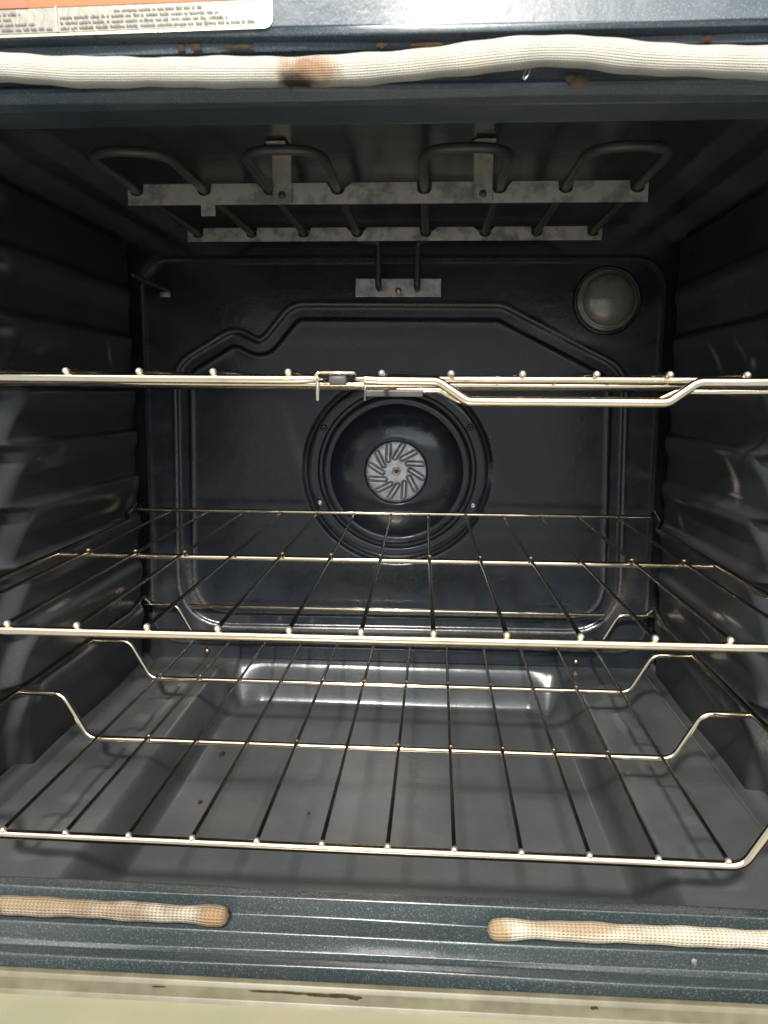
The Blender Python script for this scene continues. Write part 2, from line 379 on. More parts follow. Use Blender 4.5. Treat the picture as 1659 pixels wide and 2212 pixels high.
# front frame: header above the opening, sill below, jambs at the sides
def extrude_x(name, prof, x0, x1, mat, n=60, wob=0.0004, rad=0.0014):
    pr = []
    q = fillet(prof, rad, 4)
    for a, b_ in zip(q[:-1], q[1:]):                  # short guard strips keep the flats flat under smooth shading
        l = np.linalg.norm(b_ - a); pr.append(a)
        if l > 0.003: pr += [a + (b_ - a) * (0.0006 / l), b_ - (b_ - a) * (0.0006 / l)]
    pr.append(q[-1]); xs = np.linspace(x0, x1, n)
    Pe = np.array([[(x, p[0] + wob * math.sin(x * 23 + i * 0.3), p[1] + wob * math.sin(x * 17 + 1 + i * 0.21)) for x in xs] for i, p in enumerate(pr)])
    return opart(link(name, grid_mesh(name, Pe), mat))
hdr = [(0.020, 0.345), (0.0215, 0.2875), (0.016, 0.2855), (-0.016, 0.2835), (-0.0225, 0.2845), (-0.0265, 0.2880), (-0.0275, 0.2905), (-0.0240, 0.2930),
       (-0.0240, 0.3030), (-0.0285, 0.3055), (-0.0300, 0.3085), (-0.0352, 0.3102), (-0.0360, 0.3130), (-0.0362, 0.46)]
extrude_x('frame_header', hdr[::-1], -0.46, 0.46, M['frame_under'])
sill = [(0.030, -0.236), (0.020, -0.196), (0.006, -0.172), (-0.0015, -0.1655), (-0.0120, -0.1640), (-0.0140, -0.1760), (-0.0260, -0.1778), (-0.0295, -0.1740),
        (-0.0315, -0.1850), (-0.0345, -0.1862), (-0.0462, -0.1825), (-0.0482, -0.2300)]
extrude_x('frame_sill', sill, -0.46, 0.46, M['frame'], rad=[0, 0.004, 0.006, 0.006, 0.0012, 0.001, 0.001, 0.0018, 0.001, 0.001, 0.0012, 0])
for s in (-1, 1):
    pj = [(0.318, 0.035), (0.312, 0.004), (0.318, -0.020), (0.335, -0.030), (0.46, -0.036)]
    pj = fillet(pj, 0.004, 4); zz = np.linspace(-0.185, 0.305, 30)
    Pj = np.array([[(s * a, b, z) for z in zz] for a, b in pj])
    if s < 0: Pj = Pj[:, ::-1]
    opart(link('frame_jamb', grid_mesh('frame_jamb', Pj), M['frame']))

# ---- oven door folded down in front of the sill
M['door_trim'] = dull('door_trim_enamel', (0.125, 0.115, 0.075), 0.42, (0.085, 0.075, 0.048), 60.0)
m, nt, b = new_mat('door_liner')
b.inputs['Base Color'].default_value = (0.50, 0.52, 0.38, 1); b.inputs['Roughness'].default_value = 0.30; b.inputs['Coat Weight'].default_value = 0.4
tc = node(nt, 'ShaderNodeTexCoord'); n = node(nt, 'ShaderNodeTexNoise', Scale=14.0, Detail=5.0); nt.links.new(tc.outputs['Object'], n.inputs['Vector'])
r = ramp(nt, n.outputs['Fac'], [(0.35, (0.205, 0.205, 0.135)), (0.7, (0.26, 0.235, 0.165))]); nt.links.new(r.outputs['Color'], b.inputs['Base Color'])
M['door'] = m
door = opart(empty('door'))
pr = fillet([(-0.0500, -0.215), (-0.0500, -0.1885), (-0.0515, -0.1872), (-0.0545, -0.1876), (-0.0560, -0.1900), (-0.0575, -0.1960), (-0.0600, -0.1978)], 0.0012, 4)
xs = np.linspace(-0.36, 0.36, 40)
link('door_edge_trim', grid_mesh('door_edge_trim', np.array([[(x, p[0], p[1]) for x in xs] for p in pr])), M['door_trim'], door)
Pd = fillet([(-0.0596, -0.1975), (-0.075, -0.1985), (-0.20, -0.206), (-0.50, -0.216), (-0.505, -0.25), (-0.06, -0.25)], 0.004, 4)
link('door_liner', grid_mesh('door_liner', np.array([[(x, p[0], p[1]) for x in xs] for p in Pd])), M['door'], door)

# ---- braided gaskets
def gasket_mat(name, stains, tan, cols=38.0, stitch=640.0, dk=(0.58, 0.55, 0.49)):
    m, nt, b = new_mat(name); L = nt.links
    uv = node(nt, 'ShaderNodeUVMap'); sep = nt.nodes.new('ShaderNodeSeparateXYZ'); L.new(uv.outputs['UV'], sep.inputs[0])
    def math_(op, a, c=None, d=None):
        n = nt.nodes.new('ShaderNodeMath'); n.operation = op
        for i, q in enumerate((a, c, d)):
            if q is None: continue
            if hasattr(q, 'is_linked'): L.new(q, n.inputs[i])
            else: n.inputs[i].default_value = q
        return n.outputs[0]
    # u: metres along, v: turns around; knitted columns with slanted stitches
    vv = math_('MULTIPLY', sep.outputs['Y'], cols)
    fr = math_('ABSOLUTE', math_('SUBTRACT', math_('FRACT', vv), 0.5))
    us = math_('ADD', math_('MULTIPLY', sep.outputs['X'], stitch), math_('MULTIPLY', fr, 1.5))
    st = math_('SINE', math_('MULTIPLY', us, 6.2832))
    colm = math_('COSINE', math_('MULTIPLY', vv, 6.2832))
    h = math_('ADD', math_('MULTIPLY', colm, -0.6), math_('MULTIPLY', st, 0.4))
    tc = node(nt, 'ShaderNodeTexCoord')
    n = node(nt, 'ShaderNodeTexNoise', Scale=55.0, Detail=5.0); L.new(tc.outputs['Object'], n.inputs['Vector'])
    c0 = ramp(nt, n.outputs['Fac'], [(0.35, tan[0]), (0.70, tan[1])]).outputs['Color']
    hr = ramp(nt, math_('MULTIPLY_ADD', h, 0.5, 0.5), [(0.0, dk), (0.6, (1, 1, 1))])
    c0 = mix(nt, 0.8, c0, hr.outputs['Color'], 'MULTIPLY')
    geo = tc.outputs['Object']
    for (x, y, z, sx, sz, colr, k) in stains:
        mp = node(nt, 'ShaderNodeMapping', vector_type='POINT'); L.new(geo, mp.inputs['Vector'])
        mp.inputs['Location'].default_value = (-x / sx, -y / 0.03, -z / sz); mp.inputs['Scale'].default_value = (1 / sx, 1 / 0.03, 1 / sz)
        nn = node(nt, 'ShaderNodeTexNoise', Scale=120.0, Detail=3.0); L.new(geo, nn.inputs['Vector'])
        ln = nt.nodes.new('ShaderNodeVectorMath'); ln.operation = 'LENGTH'; L.new(mp.outputs['Vector'], ln.inputs[0])
        dd = math_('ADD', ln.outputs['Value'], math_('MULTIPLY', math_('SUBTRACT', nn.outputs['Fac'], 0.5), 0.9))
        rk = ramp(nt, dd, [(0.45, (k, k, k)), (1.0, (0, 0, 0))])
        c0 = mix(nt, rk.outputs['Color'], c0, colr)
    L.new(c0, b.inputs['Base Color']); b.inputs['Roughness'].default_value = 0.50
    b.inputs['Specular IOR Level'].default_value = 0.2
    bp = node(nt, 'ShaderNodeBump', Strength=0.8, Distance=0.0005); L.new(h, bp.inputs['Height']); L.new(bp.outputs['Normal'], b.inputs['Normal'])
    return m
def gasket(name, ctr, rad, mat, label, seg=40, step=0.0012, wob=0.0002, dome=False):
    ctr = np.array(ctr); d = np.concatenate([[0], np.cumsum(np.linalg.norm(np.diff(ctr, axis=0), axis=1))])
    n = int(d[-1] / step); s = np.linspace(0, d[-1], n)
    # smooth resample
    Q = np.stack([np.interp(s, d, ctr[:, k]) for k in range(3)], -1)
    k = np.hanning(41); k /= k.sum()
    for a in range(3): Q[:, a] = np.convolve(np.pad(Q[:, a], 20, mode='reflect', reflect_type='odd'), k, 'valid')
    R = np.interp(s, np.linspace(0, d[-1], len(rad)), rad)
    if dome:
        e = np.clip((d[-1] - s) / 0.006, 0, 1) ; R = R * np.sqrt(np.clip(1 - (1 - e) ** 2.4, 0.0004, 1))
    if dome: R = R + 0.0005 * np.exp(-((d[-1] - s - 0.011) / 0.007) ** 2) * (d[-1] - s > 0.003) - 0.0007 * np.exp(-((d[-1] - s - 0.034) / 0.014) ** 2)
    R = R + wob * np.sin(s * 260) + wob * 1.5 * np.sin(s * 97 + 1)
    T = np.gradient(Q, axis=0); T /= np.linalg.norm(T, axis=1)[:, None]
    up = np.array([0, 0, 1.0]); B = np.cross(T, up); B /= np.linalg.norm(B, axis=1)[:, None]; N = np.cross(B, T)
    a = np.linspace(0, 2 * np.pi, seg + 1)
    V = Q[:, None] + R[:, None, None] * (N[:, None] * np.cos(a)[None, :, None] + 0.92 * B[:, None] * np.sin(a)[None, :, None])
    me = grid_mesh(name, V); uvl = me.uv_layers.new(name='UVMap')
    li = np.zeros(len(me.loops), np.int32); me.loops.foreach_get('vertex_index', li)
    iu, iv = li // (seg + 1), li % (seg + 1)
    uvl.data.foreach_set('uv', np.stack([s[iu], iv / seg], -1).astype(np.float32).reshape(-1))
    o = opart(link(name, me, mat)); o['label'] = label
    return o
white = ((0.41, 0.395, 0.35), (0.48, 0.465, 0.42)); tanc = ((0.14, 0.10, 0.065), (0.42, 0.38, 0.31))
gm = gasket_mat('gasket_fibre', [(-0.0235, -0.042, 0.2925, 0.020, 0.0085, (0.22, 0.13, 0.07), 0.9), (-0.0295, -0.042, 0.2880, 0.0115, 0.0062, (0.030, 0.019, 0.013), 0.97),
    (0.060, -0.042, 0.291, 0.010, 0.005, (0.50, 0.42, 0.26), 0.5)], white)
gasket('door_gasket', [(-0.46, -0.033, 0.2955), (-0.25, -0.033, 0.2985), (-0.179, -0.034, 0.2985), (-0.143, -0.034, 0.2952), (-0.073, -0.034, 0.2942), (-0.018, -0.034, 0.2936), (0.013, -0.0345, 0.2945),
    (0.047, -0.036, 0.2968), (0.085, -0.0375, 0.3000), (0.108, -0.0375, 0.2994), (0.135, -0.036, 0.2962), (0.196, -0.035, 0.2936), (0.46, -0.034, 0.294)],
    [0.0071, 0.0071, 0.0068, 0.0070, 0.0070, 0.0071], gm, 'white braided gasket rope bulging upwards above the opening')
gl = gasket_mat('gasket_fibre_scorched', [(-0.085, -0.024, -0.171, 0.012, 0.01, (0.22, 0.145, 0.08), 0.9), (-0.20, -0.022, -0.1665, 0.06, 0.0045, (0.20, 0.145, 0.09), 0.85), (-0.14, -0.022, -0.169, 0.02, 0.004, (0.16, 0.11, 0.07), 0.7)], tanc, 20.0, 400.0, (0.34, 0.29, 0.22))
gr = gasket_mat('gasket_fibre_cream', [(0.083, -0.024, -0.171, 0.012, 0.01, (0.26, 0.18, 0.10), 0.9), (0.13, -0.020, -0.1665, 0.04, 0.0035, (0.24, 0.17, 0.10), 0.75)], ((0.40, 0.36, 0.28), (0.56, 0.52, 0.44)), 20.0, 400.0, (0.38, 0.33, 0.26))
gasket('door_gasket', [(-0.46, -0.0215, -0.1705), (-0.217, -0.0215, -0.1708), (-0.16, -0.0215, -0.1708), (-0.103, -0.022, -0.1712), (-0.090, -0.022, -0.1708), (-0.0765, -0.0225, -0.1712)],
    [0.0056, 0.0056, 0.0055, 0.0056, 0.0053, 0.0060], gl, 'scorched tan gasket end lying in the sill groove', dome=True)
gasket('door_gasket', [(0.46, -0.0215, -0.1715), (0.237, -0.0215, -0.1712), (0.195, -0.0215, -0.1712), (0.143, -0.0215, -0.1712), (0.095, -0.022, -0.1710), (0.0765, -0.0225, -0.1722)],
    [0.0056, 0.0056, 0.0055, 0.0053, 0.0054, 0.0062], gr, 'cream gasket end with tan tip lying in the sill groove', dome=True)
clip = tube('gasket_clip', [(0.0845, -0.0330, 0.2935), (0.0835, -0.0345, 0.2905), (0.0815, -0.0350, 0.2880), (0.0808, -0.0345, 0.2892), (0.0825, -0.0335, 0.2935)], 0.0004, M['steel'], None, 8)
opart(clip)
M['residue'] = dull('baked_residue', (0.05, 0.032, 0.02), 0.6, (0.12, 0.09, 0.065), 220.0, spec=0.2)
for (x, y, z, sx, sz) in ((0.1085, -0.0282, 0.2897, 0.0045, 0.0042), (0.1045, -0.0280, 0.2915, 0.003, 0.0025)):
    o = link('baked_drip', lathe_mesh('baked_drip', [(0, 0.0018), (0.4, 0.0016), (0.75, 0.0011), (1.0, 0.0)], 18), M['residue']); o.location = (x, y, z); o.scale = (sx, 1, sz); opart(o)
M['char'] = dull('burnt_soil', (0.022, 0.013, 0.008), 0.8, (0.040, 0.026, 0.014), 320.0, spec=0.08)
def blob(name, x, y, z, sx, sz, mat):
    V = [(0, 0, 0.0007)]; n = 14
    for k in range(n):
        a = 2 * math.pi * k / n; r = random.uniform(0.6, 1.1); V.append((r * math.cos(a) * sx, r * math.sin(a) * sz, 0.0))
    me = mesh(name, [(p[0], -p[2], p[1]) for p in V], [(0, 1 + (k + 1) % n, 1 + k) for k in range(n)])
    o = link(name, me, mat); o.location = (x, y, z); return opart(o)
for (x, z, sx, sz) in ((-0.088, 0.3068, 0.0028, 0.0026), (-0.080, 0.3072, 0.0035, 0.0030), (-0.060, 0.3066, 0.012, 0.0014), (0.012, 0.3064, 0.0030, 0.0018), (0.035, 0.3062, 0.010, 0.0012), (0.168, 0.3062, 0.004, 0.0016)):
    blob('soot_spot', x, -0.0312, z, sx, sz, M['char'])

for (x, z, sx, sz) in ((-0.045, -0.1905, 0.012, 0.0008), (-0.018, -0.1910, 0.012, 0.0012), (0.002, -0.1918, 0.005, 0.0015), (-0.108, -0.1908, 0.006, 0.0006), (0.132, -0.1905, 0.003, 0.0010), (-0.032, -0.1906, 0.010, 0.0009), (-0.006, -0.1912, 0.009, 0.0013)):
    o = blob('burnt_streak', x, -0.0566, z, sx, sz, M['char']); o.rotation_euler = (math.radians(-14), 0, 0)
blob('metal_chip', 0.1925, -0.0322, -0.1795, 0.0018, 0.0026, M['plate'])
opart(tube('loose_fibre', [(0.186, -0.062, -0.1965), (0.1875, -0.068, -0.1945), (0.1905, -0.080, -0.1960), (0.1935, -0.095, -0.1985)], [0.0006, 0.0010, 0.0012, 0.0008], M['bead'], None, 8))

# ---- foil warning label on the header
m, nt, b = new_mat('label_foil'); L = nt.links
b.inputs['Base Color'].default_value = (0.20, 0.195, 0.165, 1); b.inputs['Metallic'].default_value = 0.1; b.inputs['Roughness'].default_value = 0.42; b.inputs['Coat Weight'].default_value = 0.2
tc = node(nt, 'ShaderNodeTexCoord'); n = node(nt, 'ShaderNodeTexNoise', Scale=90.0, Detail=3.0, Distortion=1.0); L.new(tc.outputs['Object'], n.inputs['Vector'])
bp = node(nt, 'ShaderNodeBump', Strength=0.45, Distance=0.0015); L.new(n.outputs['Fac'], bp.inputs['Height']); L.new(bp.outputs['Normal'], b.inputs['Normal'])
M['foil'] = m
M['orange'] = dull('label_orange', (0.30, 0.085, 0.018), 0.6, coat=0.05); M['red'] = dull('label_red_brown', (0.30, 0.075, 0.03), 0.5, coat=0.15)
M['ink'] = dull('label_ink', (0.07, 0.062, 0.06), 0.6); M['rule'] = dull('label_rule', (0.33, 0.31, 0.28), 0.5)
M['foil_edge'] = metal('label_edge_foil', (0.42, 0.39, 0.29), 0.36, (0.40, 0.37, 0.28), 0.6, 200.0, bump=0.4)
lab = opart(empty('warning_label')); lab['label'] = 'foil caution label with orange header band and rounded corner'
lab.location = (-0.0405, -0.0368, 0.3128)           # lower right corner
lab.rotation_euler = (0, math.radians(-0.9), 0)
def sheet(name, x0, x1, z0, z1, lift, mat, r=0.0, t=0.0003):
    c = [(x0, z0), (x1, z0), (x1, z1), (x0, z1)]
    pts = fillet(c, [0, r, r, 0], 6, True); n = len(pts)
    V = [(p[0], -lift, p[1]) for p in pts] + [(p[0], -lift + t, p[1]) for p in pts]
    F = [tuple(range(n))] + [(i, n + i, n + (i + 1) % n, (i + 1) % n) for i in range(n)]
    return link(name, mesh(name, V, F), mat, lab, smooth=False)
sheet('label_border', -0.300, 0.0, 0.0, 0.075, 0.0, M['foil_edge'], 0.005)
sheet('label_face', -0.2995, -0.0030, 0.0014, 0.0735, 0.0004, M['foil'], 0.003)
sheet('orange_band', -0.2995, -0.0030, 0.0128, 0.0300, 0.0007, M['orange'])
sheet('signal_word_block', -0.2995, -0.1205, 0.0128, 0.0300, 0.0010, M['red'])
sheet('divider_line', -0.1072, -0.1064, 0.0014, 0.0130, 0.0010, M['rule'])
V = []; F = []
def dash(x0, x1, z0, z1):
    k = len(V); V.extend([(x0, -0.0010, z0), (x1, -0.0010, z0), (x1, -0.0010, z1), (x0, -0.0010, z1)]); F.append((k, k + 1, k + 2, k + 3))
def words_row(x0, x1, z):
    x = x0
    while x < x1:
        w = min(random.choice((0.0016, 0.003, 0.0045, 0.006, 0.0075)), x1 - x); y = x
        while y < x + w - 0.0004:
            l = random.uniform(0.0004, 0.0008); dash(y, min(y + l, x + w), z, z + random.choice((0.0009, 0.0009, 0.0013))); y += l + 0.00022
        x += w + 0.0009
for z, x1 in ((0.0024, -0.109), (0.0048, -0.118), (0.0072, -0.129), (0.0096, -0.125)): words_row(-0.150, x1, z)
for z, x0, x1 in ((0.0024, -0.105, -0.008), (0.0048, -0.105, -0.022), (0.0072, -0.105, -0.026), (0.0096, -0.078, -0.034)): words_row(x0, x1, z)
link('printed_text', mesh('printed_text', V, F), M['ink'], lab, smooth=False)

# ---- broil element under the top wall
br = opart(empty('broil_element'))
LEG = [-0.208, -0.151, -0.096, -0.040, 0.031, 0.092, 0.145, 0.202]; ZE = 0.3045; RE = 0.0036
path = [(-0.021, YB - 0.004, 0.257), (-0.021, 0.452, 0.257)]
path += [(-0.021, 0.452, ZE), (-0.040, 0.445, ZE), (LEG[3], 0.40, ZE), (LEG[3], 0.124, ZE), (LEG[2], 0.124, ZE), (LEG[2], 0.430, ZE), (LEG[1], 0.430, ZE), (LEG[1], 0.124, ZE), (LEG[0], 0.124, ZE), (LEG[0], 0.432, ZE)]
path += [(LEG[0] + 0.03, 0.452, ZE + 0.012), (LEG[7] - 0.03, 0.452, ZE + 0.012), (LEG[7], 0.432, ZE)]
path += [(LEG[7], 0.124, ZE), (LEG[6], 0.124, ZE), (LEG[6], 0.430, ZE), (LEG[5], 0.430, ZE), (LEG[5], 0.124, ZE), (LEG[4], 0.124, ZE), (LEG[4], 0.40, ZE), (0.031, 0.445, ZE), (0.022, 0.452, ZE), (0.022, 0.452, 0.257), (0.022, YB - 0.004, 0.257)]
path = fillet([np.array(p) for p in path], [0] + [0.006] * 2 + [0.008] * 2 + [0.028] * 2 + [0.027] * 2 + [0.028] * 2 + [0.012] * 3 + [0.012] * 1 + [0.028] * 2 + [0.027] * 2 + [0.028] * 2 + [0.008] * 2 + [0.006] * 3, 10)
tube('heating_coil', path, RE, M['coil'], br, 14)
def bracket(y, x0, x1, zt, zb):
    holes = [l for l in LEG]; n = 400; V = []; F = []
    xs = sorted(set(list(np.linspace(x0, x1, 60)) + [h + d for h in holes for d in np.linspace(-0.0062, 0.0062, 15)]))
    for x in xs:
        top = zt
        for h in holes:
            d = abs(x - h)
            if d < 0.0062: top = min(top, ZE - math.sqrt(max(0.0062 ** 2 - d * d, 0)) * 0.80)
        for yy in (y - 0.0009, y + 0.0009):
            V.append((x, yy, zb)); V.append((x, yy, top))
    for i in range(len(xs) - 1):
        a = 4 * i; c = a + 4
        F += [(a, c, c + 1, a + 1), (a + 2, a + 3, c + 3, c + 2), (a + 1, c + 1, c + 3, a + 3), (a, a + 2, c + 2, c)]
    F += [(0, 1, 3, 2), (4 * len(xs) - 4, 4 * len(xs) - 2, 4 * len(xs) - 1, 4 * len(xs) - 3)]
    return link('support_bar', mesh('support_bar', V, F), M['bracket'], br, smooth=False)
bracket(0.228, -0.2155, 0.2105, 0.3090, 0.2925)
bracket(0.402, -0.2190, 0.2110, 0.3095, 0.2960)
for x in (-0.0855, 0.0785):
    st = box('hanger_strap', x - 0.0078, x + 0.0078, 0.2245, 0.2258, 0.2935, 0.3340, M['bracket'], br, 0.0004)
    o = link('rivet', lathe_mesh('rivet', [(0, 0.0012), (0.0018, 0.0011), (0.0030, 0.0004), (0.0032, 0)], 18), M['coil'], st); o.location = (x, 0.2245, 0.2990)
    sc = link('hanger_screw', lathe_mesh('hanger_screw', [(0, 0.006), (0.004, 0.006), (0.0052, 0.0045), (0.0052, 0.0), (0.009, 0.0), (0.009, -0.001)], 20), M['brass'], br)
    sc.location = (x - 0.002, 0.210, 0.3335); sc.rotation_euler = (math.radians(90), 0, 0)
    box('strap_foot', x - 0.0078, x + 0.0078, 0.198, 0.2256, 0.3320, 0.3334, M['bracket'], br, 0.0004)
box('spacer_tab', -0.1545, -0.1425, 0.2290, 0.2300, 0.2840, 0.2950, M['bracket'], br, 0.0003)
tp = box('terminal_plate', -0.0485, 0.0490, 0.4725, 0.4740, 0.2480, 0.2685, M['plate'], br, 0.0006)
box('plate_standoff', -0.044, 0.044, 0.4740, 0.4865, 0.2520, 0.2645, M['cover'], br)
o = link('plate_screw', lathe_mesh('plate_screw', [(0, 0.0016), (0.0012, 0.0022), (0.0030, 0.0018), (0.0038, 0.0)], 18), M['brass'], br); o.location = (0.0005, 0.4725, 0.2545)

# ---- convection fan: cover spun from sheet, stamped impeller inside its mouth
fan = opart(empty('convection_fan')); fan.location = (0.0, YB - 0.002, 0.049)
prof = [(0.1090, -0.002), (0.1078, 0.0020), (0.1050, 0.0034), (0.0955, 0.0036), (0.0935, 0.0026), (0.0925, -0.0016), (0.0900, -0.0022), (0.0888, 0.004), (0.0880, 0.0085), (0.0862, 0.0105), (0.0800, 0.0112), (0.0792, 0.0104),
        (0.0784, 0.0108), (0.0770, 0.0122), (0.0700, 0.0160), (0.0620, 0.0192), (0.0560, 0.0209), (0.0500, 0.0222), (0.0450, 0.0232), (0.0410, 0.0239), (0.0385, 0.0241), (0.0362, 0.0235), (0.0352, 0.0216), (0.0348, 0.0190), (0.0350, 0.010)]
link('fan_cover', lathe_mesh('fan_cover', prof, 128), M['cover'], fan)
link('fan_recess', lathe_mesh('fan_recess', [(0.075, 0.0060), (0.040, 0.0060), (0.036, 0.0068), (0.001, 0.0068)], 48), M['dark'], fan)
nr, na = 70, 390
rs = np.linspace(0.0005, 0.0346, nr); aa = np.arange(na) * 2 * np.pi / na
Rr, Aa = np.meshgrid(rs, aa, indexing='ij'); Xi, Zi = Rr * np.cos(Aa), Rr * np.sin(Aa)
Hi = 0.0145 - 0.0016 * (Rr / 0.0346) ** 2
for k in range(12):
    t = 2 * math.pi * k / 12 + 0.10
    p0 = (0.0165 * math.cos(t), 0.0165 * math.sin(t)); p1 = (0.0325 * math.cos(t - 0.34), 0.0325 * math.sin(t - 0.34))
    d = seg_dist(Xi, Zi, [p0, p1], False)
    Hi -= 0.0042 * np.exp(-((d - 0.0025) / 0.00062) ** 2) * (Rr < 0.0338)
    Hi += 0.0004 * sstep(0.0018, 0.0010, d)
Hi -= 0.0020 * sstep(0.0050, 0.0042, Rr)
link('impeller', grid_mesh('impeller', np.stack([Xi, -Hi, Zi], -1)[::-1], closed_v=True), M['impeller'], fan)
nut = lathe_mesh('impeller_nut', [(0, 0.0030), (0.0016, 0.0028), (0.0020, 0.0014), (0.0034, 0.0012), (0.0036, -0.001)], 6)
o = link('impeller_nut', nut, M['brass'], fan, smooth=False); o.location = (0, -0.0125, 0)
for x, z, k in ((-0.0925, -0.040, 'steel'), (0.0895, -0.0395, 'steel'), (0.0850, 0.0515, 'cover'), (-0.0865, 0.0495, 'cover')):
    rr_ = 0.0042 if k == 'cover' else 0.0033
    o = link('cover_screw', lathe_mesh('cover_screw', [(0, 0.0008), (0.0007, 0.0008), (0.0010, 0.0022), (rr_ * 0.8, 0.0020), (rr_, 0.0008), (rr_ * 1.05, -0.001)], 18), M[k], fan)
    s = 0.1000 / math.hypot(x, z); o.location = (x * s, -0.0030, z * s)

# ---- oven light
ol = opart(empty('oven_light')); ol.location = (0.2370, YB - 0.005, 0.2455)
link('light_collar', lathe_mesh('light_collar', [(0.0395, -0.002), (0.0385, 0.0016), (0.0370, 0.0036), (0.0352, 0.0042), (0.0345, 0.0030), (0.0340, 0.0010)], 72), M['lens_ring'], ol)
m, nt, b = new_mat('lens_glass'); L = nt.links
tc = node(nt, 'ShaderNodeTexCoord'); n = node(nt, 'ShaderNodeTexNoise', Scale=120.0, Detail=5.0); L.new(tc.outputs['Object'], n.inputs['Vector'])
r = ramp(nt, n.outputs['Fac'], [(0.30, (0.19, 0.18, 0.15)), (0.52, (0.26, 0.25, 0.21)), (0.72, (0.30, 0.29, 0.245))]); L.new(r.outputs['Color'], b.inputs['Base Color'])
b.inputs['Roughness'].default_value = 0.28; b.inputs['Coat Weight'].default_value = 0.6; b.inputs['Coat Roughness'].default_value = 0.12
b.inputs['Metallic'].default_value = 0.25
bp = node(nt, 'ShaderNodeBump', Strength=0.3, Distance=0.0004); L.new(n.outputs['Fac'], bp.inputs['Height']); L.new(bp.outputs['Normal'], b.inputs['Normal'])
M['lens'] = m
pl = [(0.0345, 0.000), (0.0340, 0.004), (0.0322, 0.0056), (0.0314, 0.0056), (0.0306, 0.0076), (0.0296, 0.0078)] + [(0.0290 * math.cos(t), 0.008 + 0.0135 * math.sin(t)) for t in np.linspace(0, math.pi / 2 - 0.02, 16)]
link('lens', lathe_mesh('lens', pl, 72), M['lens'], ol)

# ---- temperature sensor probe
ts = opart(empty('temperature_sensor'))
tube('probe', [(-0.269, YB - 0.003, 0.2575), (-0.2692, 0.44, 0.2575), (-0.2700, 0.375, 0.2585)], 0.0025, M['coil'], ts, 12)
link('sensor_clip', box_mesh('sensor_clip', -0.2790, -0.2660, YB - 0.0085, YB - 0.006, 0.2490, 0.2555, 0.0006), M['plate'], ts).rotation_euler = (0, 0, 0)

# ------------------------------------------------------------------ racks
def bead_part(rack, pts, name='wire_tip', r=(0.0027, 0.0032, 0.0025)):
    me = lathe_mesh(name, [(0.0002, -1), (0.5, -0.87), (0.87, -0.5), (1, 0), (0.87, 0.5), (0.5, 0.87), (0.0002, 1)], 12)
    for i, p in enumerate(pts):
        o = bpy.data.objects.new(name, me); COL.objects.link(o)
        if i == 0: me.materials.append(M['bead']); me.polygons.foreach_set('use_smooth', [True] * len(me.polygons))
        o.parent = rack; o.location = p; o.scale = r
def wires(rack, xs, y0, y1, z, r=0.00145, sag=0.0, lift_end=0.0, mat='wire'):
    ob = []
    for i, x in enumerate(xs):
        b1 = random.uniform(-1, 1) * 0.0007; b2 = random.uniform(-1, 1) * 0.0006
        pts = []
        for t in np.linspace(0, 1, 14):
            pts.append((x + b1 * math.sin(math.pi * t), y0 + (y1 - y0) * t, z - sag * math.sin(math.pi * t) + b2 * math.sin(2 * math.pi * t) * 0.6 - lift_end * sstep(0.96, 1.0, t)))
        o = tube('wire', pts, r, M[mat], rack, 10); ob.append(o)
    # domed weld tip of each wire, a sub-part of that wire
    me = lathe_mesh('wire_tip', [(0.0002, -1), (0.5, -0.87), (0.87, -0.5), (1, 0), (0.87, 0.5), (0.5, 0.87), (0.0002, 1)], 12)
    me.materials.append(M['bead']); me.polygons.foreach_set('use_smooth', [True] * len(me.polygons))
    for o, x in zip(ob, xs):
        b = bpy.data.objects.new('wire_tip', me); COL.objects.link(b); b.parent = o; b.location = (x, y0, z); b.scale = (0.0020, 0.0024, 0.0019)
    return ob
def welds(rack, xs, ys, z):
    """small heat-tinted weld spots where wires cross the bars"""
    V = []; F = []; n = 8
    for x in xs:
        for y in ys:
            if random.random() < 0.25: continue
            k = len(V); s = random.uniform(0.7, 1.15); xo = random.uniform(-1, 1) * 0.0008
            prof = [(0.0, 1), (0.7, 0.7), (1, 0), (0.7, -0.7), (0.0, -1)]
            for (rr_, h) in prof:
                for j in range(n):
                    a = 2 * math.pi * j / n; V.append((x + xo + 0.0026 * s * rr_ * math.cos(a), y + 0.0022 * s * rr_ * math.sin(a), z + 0.0012 * h * s))
            for i in range(4):
                for j in range(n):
                    F.append((k + i * n + j, k + (i + 1) * n + j, k + (i + 1) * n + (j + 1) % n, k + i * n + (j + 1) % n))
    o = link('weld_spots', mesh('weld_spots', V, F), M['weld'], rack); o['kind'] = 'stuff'; return o
PW = 0.0425

